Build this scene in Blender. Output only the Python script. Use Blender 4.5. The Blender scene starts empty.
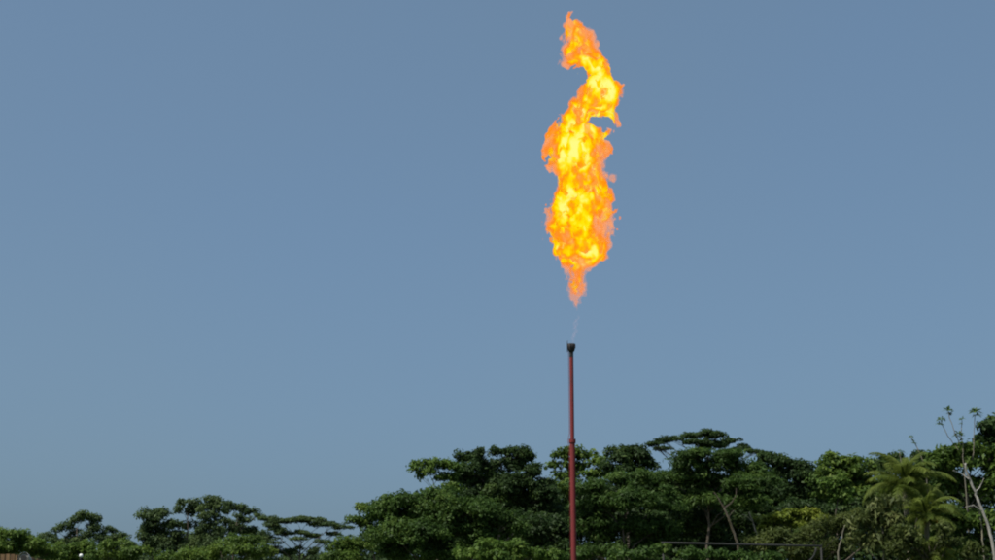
import bpy, math
import numpy as np
from mathutils import Vector, Matrix

S = bpy.context.scene
COL = S.collection
PI = math.pi

# ------------------------------------------------------------------ camera
F_PX = 1531.0                      # focal length in photo pixels (photo 995 x 560)
PITCH = math.atan2(640 - 280, F_PX)  # horizon lies 80 px under the bottom edge
EYE = Vector((0, 0, 1.7))
cam = bpy.data.cameras.new('camera')
cam.sensor_width = 36.0
cam.lens = 36.0 * F_PX / 995.0
cam.clip_start = 0.1
cam.clip_end = 6000
cam_o = bpy.data.objects.new('camera', cam)
COL.objects.link(cam_o)
cam_o.location = EYE
cam_o.rotation_euler = (PI / 2 + PITCH, 0, 0)
S.camera = cam_o

# ------------------------------------------------------------------ sky, sun, exposure
SUN_EL = math.radians(58)
SUN_AZ = math.radians(232)          # clockwise from +Y (the viewing direction): behind the camera, to the left
w = bpy.data.worlds.new('World')
S.world = w
w.use_nodes = True
nt = w.node_tree
nt.nodes.clear()
sky = nt.nodes.new('ShaderNodeTexSky')
sky.sky_type = 'NISHITA'
sky.sun_disc = False
sky.sun_elevation = SUN_EL
sky.sun_rotation = SUN_AZ
sky.altitude = 0
sky.air_density = 0.8
sky.dust_density = 4.0
sky.ozone_density = 3.0
hs = nt.nodes.new('ShaderNodeMix')      # faint overall tint of the humid air
hs.data_type = 'RGBA'; hs.blend_type = 'MULTIPLY'; hs.inputs[0].default_value = 1.0
hs.inputs[7].default_value = (0.843, 0.98, 1.0, 1)
bg = nt.nodes.new('ShaderNodeBackground')
bg.inputs['Strength'].default_value = 0.14
wo = nt.nodes.new('ShaderNodeOutputWorld')
nt.links.new(sky.outputs[0], hs.inputs[6])
hz = nt.nodes.new('ShaderNodeMix')      # even humid haze over the whole sky
hz.data_type = 'RGBA'; hz.inputs[0].default_value = 0.55
hz.inputs[7].default_value = (1.14, 1.90, 2.74, 1)
tcw = nt.nodes.new('ShaderNodeTexCoord')
nzw = nt.nodes.new('ShaderNodeTexNoise'); nzw.inputs['Scale'].default_value = 3.2; nzw.inputs['Detail'].default_value = 3
nt.links.new(tcw.outputs['Generated'], nzw.inputs['Vector'])
hc = nt.nodes.new('ShaderNodeMix'); hc.data_type = 'RGBA'     # slightly greyer and bluer drifts
hc.inputs[6].default_value = (1.12, 1.84, 2.80, 1); hc.inputs[7].default_value = (1.26, 1.88, 2.42, 1)
nt.links.new(nzw.outputs['Fac'], hc.inputs[0]); nt.links.new(hc.outputs[2], hz.inputs[7])
nt.links.new(hs.outputs[2], hz.inputs[6])
nt.links.new(hz.outputs[2], bg.inputs['Color'])
nt.links.new(bg.outputs[0], wo.inputs['Surface'])

sl = bpy.data.lights.new('sun', 'SUN')
sl.energy = 5.0
sl.angle = math.radians(0.53)
sl.color = (1.0, 0.95, 0.87)
so = bpy.data.objects.new('sun', sl)
COL.objects.link(so)
sdir = Vector((math.sin(SUN_AZ) * math.cos(SUN_EL), math.cos(SUN_AZ) * math.cos(SUN_EL), math.sin(SUN_EL)))
so.rotation_euler = sdir.to_track_quat('Z', 'Y').to_euler()
so.location = (-40, -30, 60)

S.view_settings.view_transform = 'Standard'
S.view_settings.look = 'None'
S.view_settings.gamma = 1.0
S.view_settings.exposure = 0.0
S.view_settings.use_curve_mapping = False
S.render.engine = 'CYCLES'
S.cycles.max_bounces = 6
S.cycles.diffuse_bounces = 3
S.cycles.transmission_bounces = 4
S.cycles.transparent_max_bounces = 48
S.cycles.use_denoising = True
S.cycles.filter_width = 2.1

# ------------------------------------------------------------------ helpers
cp, sp = math.cos(PITCH), math.sin(PITCH)

def P(px, py, Y):
    """Point of the world at depth Y (metres along +Y) seen at photo pixel (px, py)."""
    dx, dy = (px - 497.5) / F_PX, (280 - py) / F_PX
    d = Vector((dx, cp - sp * dy, sp + cp * dy))
    return EYE + d * (Y / d.y)

def mpp(Y):
    return Y / F_PX * 1.03

def tag(o, label=None, cat=None, group=None, kind=None):
    if label: o['label'] = label
    if cat: o['category'] = cat
    if group: o['group'] = group
    if kind: o['kind'] = kind
    return o

def empty(name, loc, label, cat, group=None):
    o = bpy.data.objects.new(name, None)
    COL.objects.link(o)
    o.location = loc
    o.empty_display_size = 0.3
    return tag(o, label, cat, group)

def mesh_np(name, V, faces_flat, n_per, mat, smooth=False):
    me = bpy.data.meshes.new(name)
    V = np.asarray(V, dtype=np.float32)
    idx = np.asarray(faces_flat, dtype=np.int32).ravel()
    nf = len(idx) // n_per
    me.vertices.add(len(V))
    me.vertices.foreach_set('co', V.ravel())
    me.loops.add(len(idx))
    me.loops.foreach_set('vertex_index', idx)
    me.polygons.add(nf)
    me.polygons.foreach_set('loop_start', np.arange(nf, dtype=np.int32) * n_per)
    if smooth:
        me.polygons.foreach_set('use_smooth', np.ones(nf, dtype=bool))
    me.update(calc_edges=True)
    me.materials.append(mat)
    return me

def add(name, me, parent=None):
    o = bpy.data.objects.new(name, me)
    COL.objects.link(o)
    if parent is not None:
        o.parent = parent
    return o

class MB:
    """Collects quads and n-gons into one mesh."""
    def __init__(s): s.v, s.f = [], []
    def ring_loft(s, pts, radii, n=12, caps=True):
        base = len(s.v)
        pts = [Vector(p) for p in pts]
        up = None
        for i, (p, r) in enumerate(zip(pts, radii)):
            a = pts[max(i - 1, 0)]; b = pts[min(i + 1, len(pts) - 1)]
            d = (b - a)
            if d.length < 1e-9: d = Vector((0, 0, 1))
            d.normalize()
            if up is None:
                up = d.orthogonal().normalized()
            x = (up - d * up.dot(d)).normalized(); y = d.cross(x); up = x
            for k in range(n):
                t = 2 * PI * k / n
                s.v.append(p + (x * math.cos(t) + y * math.sin(t)) * r)
        for i in range(len(pts) - 1):
            for k in range(n):
                k2 = (k + 1) % n
                s.f.append((base + i * n + k, base + i * n + k2, base + (i + 1) * n + k2, base + (i + 1) * n + k))
        if caps:
            s.f.append(tuple(base + k for k in reversed(range(n))))
            s.f.append(tuple(base + (len(pts) - 1) * n + k for k in range(n)))
        return s
    def lathe(s, prof, n=24, org=(0, 0, 0)):
        """prof: list of (r, z) revolved about the vertical through org."""
        base = len(s.v); o = Vector(org)
        for r, z in prof:
            for k in range(n):
                t = 2 * PI * k / n
                s.v.append(o + Vector((r * math.cos(t), r * math.sin(t), z)))
        for i in range(len(prof) - 1):
            for k in range(n):
                k2 = (k + 1) % n
                s.f.append((base + i * n + k, base + i * n + k2, base + (i + 1) * n + k2, base + (i + 1) * n + k))
        return s
    def box(s, lo, hi):
        b = len(s.v)
        for z in (lo[2], hi[2]):
            for x, y in ((lo[0], lo[1]), (hi[0], lo[1]), (hi[0], hi[1]), (lo[0], hi[1])):
                s.v.append(Vector((x, y, z)))
        for f in ((3, 2, 1, 0), (4, 5, 6, 7), (0, 1, 5, 4), (1, 2, 6, 5), (2, 3, 7, 6), (3, 0, 4, 7)):
            s.f.append(tuple(b + i for i in f))
        return s
    def build(s, name, mat, parent=None, smooth=False, origin=None):
        o0 = Vector(origin) if origin is not None else Vector((0, 0, 0))
        me = bpy.data.meshes.new(name)
        me.from_pydata([tuple(v - o0) for v in s.v], [], s.f)
        if smooth:
            me.polygons.foreach_set('use_smooth', np.ones(len(me.polygons), dtype=bool))
        me.update(); me.materials.append(mat)
        return add(name, me, parent)

# ------------------------------------------------------------------ materials
def new_mat(name):
    m = bpy.data.materials.new(name); m.use_nodes = True
    t = m.node_tree; t.nodes.clear()
    return m, t, t.nodes.new('ShaderNodeOutputMaterial')

def ramp(t, stops):
    r = t.nodes.new('ShaderNodeValToRGB')
    el = r.color_ramp.elements
    while len(el) < len(stops): el.new(0.5)
    for e, (p, c) in zip(el, stops):
        e.position = p; e.color = (*c, 1)
    return r

def leaf_mat(name, dark, mid, light, trans=0.42, rough=0.55):
    """Leaf colour varies per leaf (attribute tint) and slowly through the crown (noise)."""
    m, t, out = new_mat(name)
    at = t.nodes.new('ShaderNodeAttribute'); at.attribute_name = 'tint'
    geo = t.nodes.new('ShaderNodeNewGeometry')
    nz = t.nodes.new('ShaderNodeTexNoise'); nz.inputs['Scale'].default_value = 0.55; nz.inputs['Detail'].default_value = 2
    t.links.new(geo.outputs['Position'], nz.inputs['Vector'])
    ad = t.nodes.new('ShaderNodeMath'); ad.operation = 'MULTIPLY_ADD'
    t.links.new(nz.outputs['Fac'], ad.inputs[0]); ad.inputs[1].default_value = 1.2; ad.inputs[2].default_value = -0.6
    sm = t.nodes.new('ShaderNodeMath'); sm.operation = 'ADD'; sm.use_clamp = True
    t.links.new(at.outputs['Fac'], sm.inputs[0]); t.links.new(ad.outputs[0], sm.inputs[1])
    r = ramp(t, [(0.0, dark), (0.5, mid), (1.0, light)])
    t.links.new(sm.outputs[0], r.inputs[0])
    p = t.nodes.new('ShaderNodeBsdfPrincipled')
    p.inputs['Roughness'].default_value = rough
    p.inputs['Specular IOR Level'].default_value = 0.16
    tr = t.nodes.new('ShaderNodeBsdfTranslucent')
    mx = t.nodes.new('ShaderNodeMixShader'); mx.inputs[0].default_value = trans
    t.links.new(r.outputs[0], p.inputs['Base Color']); t.links.new(r.outputs[0], tr.inputs['Color'])
    t.links.new(p.outputs[0], mx.inputs[1]); t.links.new(tr.outputs[0], mx.inputs[2])
    t.links.new(mx.outputs[0], out.inputs['Surface'])
    return m

def bark_mat(name, a, b, scale=6):
    m, t, out = new_mat(name)
    tc = t.nodes.new('ShaderNodeTexCoord')
    mp = t.nodes.new('ShaderNodeMapping'); mp.inputs['Scale'].default_value = (1, 1, 0.25)
    nz = t.nodes.new('ShaderNodeTexNoise'); nz.inputs['Scale'].default_value = scale; nz.inputs['Detail'].default_value = 6
    t.links.new(tc.outputs['Object'], mp.inputs[0]); t.links.new(mp.outputs[0], nz.inputs['Vector'])
    r = ramp(t, [(0.3, a), (0.7, b)]); t.links.new(nz.outputs['Fac'], r.inputs[0])
    p = t.nodes.new('ShaderNodeBsdfPrincipled'); p.inputs['Roughness'].default_value = 0.9
    bp = t.nodes.new('ShaderNodeBump'); bp.inputs['Strength'].default_value = 0.5; bp.inputs['Distance'].default_value = 0.03
    t.links.new(nz.outputs['Fac'], bp.inputs['Height']); t.links.new(bp.outputs[0], p.inputs['Normal'])
    t.links.new(r.outputs[0], p.inputs['Base Color']); t.links.new(p.outputs[0], out.inputs['Surface'])
    return m

def metal_mat(name, base, worn, rough=0.5, metallic=0.0, scale=3.0, lo=0.5, hi=0.75):
    m, t, out = new_mat(name)
    tc = t.nodes.new('ShaderNodeTexCoord')
    mp = t.nodes.new('ShaderNodeMapping'); mp.inputs['Scale'].default_value = (1, 1, 0.3)
    nz = t.nodes.new('ShaderNodeTexNoise'); nz.inputs['Scale'].default_value = scale; nz.inputs['Detail'].default_value = 8
    nz.inputs['Roughness'].default_value = 0.65
    t.links.new(tc.outputs['Object'], mp.inputs[0]); t.links.new(mp.outputs[0], nz.inputs['Vector'])
    r = ramp(t, [(lo, base), (hi, worn)]); t.links.new(nz.outputs['Fac'], r.inputs[0])
    p = t.nodes.new('ShaderNodeBsdfPrincipled'); p.inputs['Metallic'].default_value = metallic
    p.inputs['Roughness'].default_value = rough
    bp = t.nodes.new('ShaderNodeBump'); bp.inputs['Strength'].default_value = 0.2; bp.inputs['Distance'].default_value = 0.004
    t.links.new(nz.outputs['Fac'], bp.inputs['Height']); t.links.new(bp.outputs[0], p.inputs['Normal'])
    t.links.new(r.outputs[0], p.inputs['Base Color']); t.links.new(p.outputs[0], out.inputs['Surface'])
    return m

LEAF = {
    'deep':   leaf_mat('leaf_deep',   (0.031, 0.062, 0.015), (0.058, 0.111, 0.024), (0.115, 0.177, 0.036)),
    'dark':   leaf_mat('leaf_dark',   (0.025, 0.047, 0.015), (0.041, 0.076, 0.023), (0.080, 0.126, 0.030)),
    'mid':    leaf_mat('leaf_mid',    (0.048, 0.089, 0.020), (0.094, 0.157, 0.028), (0.176, 0.240, 0.042)),
    'fresh':  leaf_mat('leaf_fresh',  (0.047, 0.094, 0.018), (0.095, 0.163, 0.029), (0.176, 0.248, 0.054)),
    'yellow': leaf_mat('leaf_yellow', (0.068, 0.099, 0.016), (0.149, 0.192, 0.025), (0.257, 0.284, 0.045)),
    'olive':  leaf_mat('leaf_olive',  (0.031, 0.048, 0.013), (0.066, 0.089, 0.022), (0.136, 0.163, 0.045)),
    'far':    leaf_mat('leaf_far',    (0.040, 0.072, 0.028), (0.072, 0.112, 0.039), (0.125, 0.176, 0.053)),
    'pale':   leaf_mat('leaf_pale',   (0.046, 0.066, 0.018), (0.105, 0.130, 0.040), (0.230, 0.245, 0.095)),
    'dead':   leaf_mat('leaf_dead',   (0.108, 0.064, 0.017), (0.297, 0.170, 0.034), (0.486, 0.312, 0.056)),
    'palm':   leaf_mat('leaf_palm',   (0.050, 0.080, 0.012), (0.100, 0.138, 0.022), (0.180, 0.210, 0.040), rough=0.6),
}
BARK = {
    'brown': bark_mat('bark_brown', (0.045, 0.034, 0.024), (0.115, 0.092, 0.068)),
    'grey':  bark_mat('bark_grey', (0.09, 0.082, 0.070), (0.21, 0.19, 0.126)),
    'white': bark_mat('bark_bleached', (0.17, 0.16, 0.14), (0.38, 0.36, 0.32)),
    'tan':   bark_mat('bark_tan', (0.20, 0.13, 0.08), (0.36, 0.25, 0.16)),
}
M_RED = metal_mat('red_oxide_paint', (0.175, 0.017, 0.018), (0.095, 0.020, 0.019), 0.85)
M_CHAR = metal_mat('charred_steel', (0.020, 0.018, 0.019), (0.05, 0.036, 0.03), 0.75, 0.3)
M_STEEL = metal_mat('galvanised_steel', (0.085, 0.088, 0.085), (0.045, 0.042, 0.038), 0.55, 0.4)
M_WHITE = metal_mat('white_enamel', (0.80, 0.80, 0.76), (0.72, 0.72, 0.66), 0.35)
M_GANTRY = metal_mat('dull_painted_pipe', (0.024, 0.025, 0.024), (0.012, 0.012, 0.011), 0.95)
M_CONC = metal_mat('concrete', (0.32, 0.31, 0.29), (0.24, 0.23, 0.21), 0.9)
M_WOOD = bark_mat('weathered_planks', (0.09, 0.05, 0.022), (0.20, 0.12, 0.055), 9)
M_PVC = metal_mat('pale_pipe', (0.34, 0.33, 0.29), (0.24, 0.23, 0.20), 0.5)
M_DARK = metal_mat('dark_interior', (0.02, 0.02, 0.018), (0.03, 0.028, 0.025), 0.9)

# ------------------------------------------------------------------ ground
m, t, out = new_mat('grassy_ground')
tc = t.nodes.new('ShaderNodeTexCoord')
nz = t.nodes.new('ShaderNodeTexNoise'); nz.inputs['Scale'].default_value = 0.15; nz.inputs['Detail'].default_value = 10
t.links.new(tc.outputs['Object'], nz.inputs['Vector'])
r = ramp(t, [(0.35, (0.030, 0.045, 0.014)), (0.6, (0.060, 0.080, 0.026)), (0.8, (0.12, 0.095, 0.055))])
t.links.new(nz.outputs['Fac'], r.inputs[0])
p = t.nodes.new('ShaderNodeBsdfPrincipled'); p.inputs['Roughness'].default_value = 0.95
t.links.new(r.outputs[0], p.inputs['Base Color']); t.links.new(p.outputs[0], out.inputs['Surface'])
M_GROUND = m
g = MB()
N = 40
for j in range(N + 1):
    for i in range(N + 1):
        x = -2500 + 5000 * i / N; y = -1500 + 5000 * j / N
        g.v.append(Vector((x, y, 0)))
for j in range(N):
    for i in range(N):
        a = j * (N + 1) + i
        g.f.append((a, a + 1, a + N + 2, a + N + 1))
tag(g.build('ground', M_GROUND), 'flat grassy ground under the trees', None, None, 'structure')

# ------------------------------------------------------------------ flare stack
SY = 95.0
def stack():
    tip = P(571.3, 346, SY); X = tip.x
    k = mpp(SY)
    z = lambda py: P(571.3, py, SY).z
    root = empty('flare_stack', (X, SY, 0), 'tall slim red painted gas flare stack with blackened burner tip rising before the trees', 'flare stack')
    O = (X, SY, 0)
    zf = z(441)
    MB().lathe([(0.0, 0.0), (0.5, 0.0), (0.5, 0.04), (0.0, 0.04)], 32).build('base_plate', M_RED, root)
    for i in range(8):
        a = 2 * PI * i / 8 + 0.2
        MB().lathe([(0, .04), (.03, .04), (.03, .09), (0, .09)], 6, (0.42 * math.cos(a), .42 * math.sin(a), 0)).build('anchor_bolt', M_STEEL, root)
    lower = MB().lathe([(0.166, 0.04), (0.166, zf - 0.1)], 32).build('lower_pipe', M_RED, root, True)
    zz = 3.2
    while zz < zf - 1.5:                                  # circumferential weld seams
        MB().lathe([(0.166, zz - .02), (0.172, zz - .008), (0.172, zz + .008), (0.166, zz + .02)], 32).build('weld_seam', M_RED, lower, True)
        zz += 3.1
    fl = MB().lathe([(0.166, zf - .1), (0.212, zf - .1), (0.212, zf - .005), (0.0, zf - .005)], 32)
    fl.lathe([(0.0, zf + .005), (0.212, zf + .005), (0.212, zf + .10), (0.126, zf + .10)], 32)
    f = fl.build('flange', M_RED, root)
    for i in range(12):
        a = 2 * PI * i / 12
        MB().lathe([(0, zf - .14), (.018, zf - .14), (.018, zf + .14), (0, zf + .14)], 6, (0.19 * math.cos(a), .19 * math.sin(a), 0)).build('bolt', M_CHAR, f)
    up = MB().lathe([(0.126, zf + .1), (0.126, z(357))], 32).build('upper_pipe', M_RED, root, True)
    zz = zf + 2.2
    while zz < z(362):
        MB().lathe([(0.126, zz - .02), (0.132, zz - .008), (0.132, zz + .008), (0.126, zz + .02)], 32).build('weld_seam', M_RED, up, True)
        zz += 2.4
    MB().lathe([(0.128, z(357.2)), (0.126, z(354)), (0.135, z(352))], 32).build('charred_neck', M_CHAR, root, True)
    zt = z(344)
    t_ = MB().lathe([(0.135, z(352)), (0.20, z(351)), (0.245, z(347.5)), (0.255, zt), (0.235, zt), (0.22, z(348)), (0.12, z(350)), (0.0, z(350))], 32).build('burner_tip', M_CHAR, root, True)
    for i in range(6):                                    # wind-shield fins round the tip
        a = 2 * PI * i / 6 + 0.3
        c, s_ = math.cos(a), math.sin(a)
        b = MB()
        q = [(0.20, z(350.6)), (0.285, z(347.5)), (0.285, zt - .02), (0.24, zt - .02)]
        n = Vector((-s_, c, 0)) * 0.008
        for sg in (-1, 1):
            for rr, zz in q: b.v.append(Vector((rr * c, rr * s_, zz)) + n * sg)
        b.f = [(3, 2, 1, 0), (4, 5, 6, 7)] + [(i_, (i_ + 1) % 4, 4 + (i_ + 1) % 4, 4 + i_) for i_ in range(4)]
        b.build('fin', M_CHAR, t_)
    a = math.radians(196)
    px_, py_ = .26 * math.cos(a), .26 * math.sin(a)
    pil = MB().ring_loft([(px_, py_, z(352)), (px_, py_, z(343.2)), (px_ + .01, py_, z(340.6))], [.022, .022, .012], 8)
    pil.build('pilot_burner', M_CHAR, root, True)
    ln = MB().ring_loft([(px_ * .82, py_ * .82, 1.2), (px_ * .86, py_ * .86, zf - .4), (px_ * 1.12, py_ * 1.12, zf), (px_ * .72, py_ * .72, zf + .5), (px_ * .72, py_ * .72, z(353)), (px_, py_, z(352))], [.016] * 6, 6)
    ln.build('pilot_gas_line', M_RED, root, True)
    return root, X, zt
flare_root, FX, FZ = stack()

# ------------------------------------------------------------------ flame
def surface_nets(Fd, org, h):
    """Iso surface Fd = 0 of a sampled field; returns vertices and quads."""
    ins = Fd > 0
    nx, ny, nz_ = Fd.shape
    cnt = np.zeros((nx - 1, ny - 1, nz_ - 1), dtype=np.int8)
    C = [(i, j, k) for i in (0, 1) for j in (0, 1) for k in (0, 1)]
    sub = lambda A, c: A[c[0]:nx - 1 + c[0], c[1]:ny - 1 + c[1], c[2]:nz_ - 1 + c[2]]
    for c in C: cnt += sub(ins, c)
    mixed = (cnt > 0) & (cnt < 8)
    ids = -np.ones(mixed.shape, dtype=np.int64)
    n = int(mixed.sum()); ids[mixed] = np.arange(n)
    acc = np.zeros((n, 3)); wt = np.zeros(n)
    for a in C:
        for ax in range(3):
            if a[ax]: continue
            b = list(a); b[ax] = 1
            fa = sub(Fd, a)[mixed]; fb = sub(Fd, b)[mixed]
            cr = (fa > 0) != (fb > 0)
            tt = np.where(cr, fa / np.where(cr, fa - fb, 1), 0)
            for d in range(3):
                acc[:, d] += np.where(cr, a[d] + (tt if d == ax else 0), 0)
            wt += cr
    base = np.argwhere(mixed)
    V = (base + acc / wt[:, None]) * h + np.array(org)
    Q = []
    e = ins[:-1] != ins[1:]
    i, j, k = np.nonzero(e[:, 1:-1, 1:-1]); j += 1; k += 1
    q = np.stack([ids[i, j - 1, k - 1], ids[i, j, k - 1], ids[i, j, k], ids[i, j - 1, k]], 1)
    fl = ins[i + 1, j, k]; q[fl] = q[fl][:, ::-1]; Q.append(q)
    e = ins[:, :-1] != ins[:, 1:]
    i, j, k = np.nonzero(e[1:-1, :, 1:-1]); i += 1; k += 1
    q = np.stack([ids[i - 1, j, k - 1], ids[i - 1, j, k], ids[i, j, k], ids[i, j, k - 1]], 1)
    fl = ins[i, j + 1, k]; q[fl] = q[fl][:, ::-1]; Q.append(q)
    e = ins[:, :, :-1] != ins[:, :, 1:]
    i, j, k = np.nonzero(e[1:-1, 1:-1, :]); i += 1; j += 1
    q = np.stack([ids[i - 1, j - 1, k], ids[i, j - 1, k], ids[i, j, k], ids[i - 1, j, k]], 1)
    fl = ins[i, j, k + 1]; q[fl] = q[fl][:, ::-1]; Q.append(q)
    Q = np.concatenate(Q)
    Q = Q[(Q >= 0).all(1)]
    return V, Q

def spectral(shape, rng, lo, hi, beta, aniso=(1, 1, 1)):
    """Random field holding wavelengths between lo and hi voxels, unit variance."""
    wn = np.fft.rfftn(rng.standard_normal(shape).astype(np.float32))
    kx = np.fft.fftfreq(shape[0])[:, None, None] * aniso[0]
    ky = np.fft.fftfreq(shape[1])[None, :, None] * aniso[1]
    kz = np.fft.rfftfreq(shape[2])[None, None, :] * aniso[2]
    kk = np.sqrt(kx * kx + ky * ky + kz * kz) + 1e-6
    wn *= (kk ** -beta) * np.exp(-(kk * lo) ** 2) * (1 - np.exp(-(kk * hi) ** 4))
    f = np.fft.irfftn(wn, s=shape)
    return ((f - f.mean()) / f.std()).astype(np.float32)

# outline of the flame: photo row, left edge, right edge
OUT = [(18, 567, 569), (21, 565, 572), (26, 563.0, 580.0), (33, 562.0, 589.0), (45, 561.0, 598.0), (55, 562.0, 603.0), (61, 562.0, 605.0), (67, 563.0, 606.0), (71, 579.0, 607.0), (75, 591.0, 609.0), (80, 588.0, 613.0), (86, 582.0, 617.0), (95, 575.0, 619.0), (105, 568.0, 617.0), (115, 562.0, 615.0), (125, 557.0, 612.0), (135, 552.0, 607.5), (145, 549.0, 606.5), (155, 548.0, 607.5), (165, 550.0, 606.5), (173, 554.0, 603.5), (181, 558.0, 606.0), (190, 556.0, 608.0), (200, 552.0, 611.0), (210, 550.0, 614.0), (220, 548.0, 613.0), (228, 546.0, 612.0), (236, 548.0, 611.0), (246, 553.0, 610.0), (254, 557.0, 607.0), (260, 561.0, 601.0), (265, 564.0, 592.0), (275, 566.0, 589.0), (285, 567.0, 589.0), (295, 569.0, 586.0), (305, 571.0, 584.0), (312, 572, 582), (316, 575, 579)]

def flame():
    rng = np.random.default_rng(7)
    h = 0.05
    rows = np.array([[P(575, y, SY).z, P(l, y, SY).x, P(r_, y, SY).x] for y, l, r_ in OUT])[::-1]
    z0, z1 = rows[0, 0] - .4, rows[-1, 0] + .4
    x0, x1 = rows[:, 1].min() - .5, rows[:, 2].max() + .5
    d = 2.6
    nx, ny, nzz = int((x1 - x0) / h), int(2 * d / h), int((z1 - z0) / h)
    X = (x0 + h * np.arange(nx))[:, None, None].astype(np.float32)
    Y = (-d + h * np.arange(ny))[None, :, None].astype(np.float32)
    Z = (z0 + h * np.arange(nzz))[None, None, :].astype(np.float32)
    sh = (nx, ny, nzz)
    big = spectral(sh, rng, 6, 90, 2.3, (1, 1, 1.25))
    wx = spectral(sh, rng, 7, 45, 2.4) * .09
    wz = spectral(sh, rng, 7, 45, 2.4) * .13
    wy = spectral(sh, rng, 7, 45, 2.4) * .16
    fine = spectral(sh, rng, 2.8, 24, 2.15, (1, 1, 1.5))
    bil = np.abs(spectral(sh, rng, 4.5, 34, 2.3, (1, 1, 1.3)))
    Zw = Z + wz; Xw = X + wx; Yw = Y + wy
    L = np.interp(Zw, rows[:, 0], rows[:, 1]).astype(np.float32)
    R = np.interp(Zw, rows[:, 0], rows[:, 2]).astype(np.float32)
    c = (L + R) / 2; wd = np.maximum((R - L) / 2, .05)
    yc = .45 * np.sin(Zw * .55 + .7) + .25 * np.sin(Zw * 1.3)
    dep = np.clip(wd * .92, .05, 1.9)
    rad = np.sqrt(((Xw - c) / wd) ** 2 + ((Yw - yc) / dep) ** 2)
    dist = (1 - rad) * np.minimum(wd, 1.6)                   # metres inside the envelope, roughly
    zin = np.minimum(Zw - rows[0, 0], rows[-1, 0] - Zw)
    dist = np.minimum(dist, zin + .05)
    def carve(px, py, rx, rz, amt):
        q = P(px, py, SY); k = mpp(SY)
        e = 1 - np.sqrt(((Xw - q.x) / (rx * k)) ** 2 + ((Zw - q.z) / (rz * k)) ** 2)
        return np.clip(e, 0, 1) * amt
    hole = carve(599, 119, 16, 15, 6.0) + carve(607, 140, 8, 8, 1.2) + carve(580, 71, 14, 11, 3.2) + carve(592, 222, 5, 9, .7) + carve(571, 262, 6, 8, .4)
    # wisps: thin ragged foot and the thin curled top break up more than the body
    zz = (Z - rows[0, 0]) / (rows[-1, 0] - rows[0, 0])
    thin = np.clip(1 - zz / .22, 0, 1) ** .6 * .17 + np.clip((zz - .82) / .1, 0, 1) * .10
    foot = np.clip((.205 - zz) / .07, 0, 1)
    hole = hole * (1 + .22 * fine)
    heat = .46 + .30 * np.clip(dist / .9, 0, 1) + .01 + .20 * big + .19 * fine - .22 * np.minimum(hole, 1) - foot * .60 - np.clip((zz - .83) / .05, 0, 1) * .30
    q = P(600, 90, SY); heat += .42 * np.exp(-(((X - q.x) / 1.0) ** 2 + ((Z - q.z) / 1.0) ** 2))
    q = P(577, 150, SY); heat += .40 * np.exp(-(((X - q.x) / 1.0) ** 2 + ((Z - q.z) / 1.6) ** 2))
    q = P(565, 208, SY); heat += .45 * np.exp(-(((X - q.x) / .8) ** 2 + ((Z - q.z) / 1.0) ** 2))
    q = P(592, 200, SY); heat += .26 * np.exp(-(((X - q.x) / .8) ** 2 + ((Z - q.z) / 1.4) ** 2))
    q = P(592, 250, SY); heat += .30 * np.exp(-(((X - q.x) / .7) ** 2 + ((Z - q.z) / .7) ** 2))
    q = P(600, 232, SY); heat -= .12 * np.exp(-(((X - q.x) / .7) ** 2 + ((Z - q.z) / .6) ** 2))
    q = P(552, 157, SY); heat -= .30 * np.exp(-(((X - q.x) / .7) ** 2 + ((Z - q.z) / 1.2) ** 2))
    q = P(580, 225, SY); heat -= .25 * np.exp(-(((X - q.x) / .7) ** 2 + ((Z - q.z) / 1.0) ** 2))
    base = dist - hole - thin - .20 * bil - .12 * fine + .08 - .08 * foot * np.abs(fine)
    q = P(613, 177, SY)                                       # small puff that has come away on the right
    puff = .26 - np.sqrt((Xw - q.x) ** 2 + (Yw - .2) ** 2 + ((Zw - q.z) * .7) ** 2) - .10 * fine
    base = np.maximum(base, puff)
    for A in (base,):
        A[0] = A[-1] = -1; A[:, 0] = A[:, -1] = -1; A[:, :, 0] = A[:, :, -1] = -1

    def shell_mat(name, opac, gain, stops):
        m, t, out = new_mat(name)
        at = t.nodes.new('ShaderNodeAttribute'); at.attribute_name = 'warmth'
        r = ramp(t, stops); t.links.new(at.outputs['Fac'], r.inputs[0])
        em = t.nodes.new('ShaderNodeEmission'); em.inputs['Strength'].default_value = gain
        t.links.new(r.outputs[0], em.inputs['Color'])
        tr = t.nodes.new('ShaderNodeBsdfTransparent')
        mx = t.nodes.new('ShaderNodeMixShader')
        mr = t.nodes.new('ShaderNodeMapRange'); mr.inputs['From Min'].default_value = 0; mr.inputs['From Max'].default_value = .6
        mr.inputs['To Min'].default_value = opac[0]; mr.inputs['To Max'].default_value = opac[1]
        t.links.new(at.outputs['Fac'], mr.inputs['Value']); t.links.new(mr.outputs[0], mx.inputs[0])
        t.links.new(tr.outputs[0], mx.inputs[1]); t.links.new(em.outputs[0], mx.inputs[2])
        t.links.new(mx.outputs[0], out.inputs['Surface'])
        return m
    st = [(0.0, (0.95, 0.36, 0.16)), (0.15, (1.0, 0.28, 0.035)), (0.34, (1.0, 0.24, 0.002)), (0.48, (1.0, 0.40, 0.0)), (0.60, (1.0, 0.70, 0.0)), (0.82, (1.0, 0.88, 0.006)), (1.0, (1.0, 0.97, 0.24))]
    mo = shell_mat('flame_outer', (.10, .28), 1.0, st)
    mi = shell_mat('flame_inner', (.28, .80), 1.0, st)
    mc = shell_mat('flame_core', (.45, .97), 1.02, st)
    root = empty('gas_flame', P(577, 316, SY) , 'tall twisting orange and yellow gas flame burning above the flare stack tip', 'flame')
    root.location = (FX, SY, FZ + .3)
    off = Vector(root.location)
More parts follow.
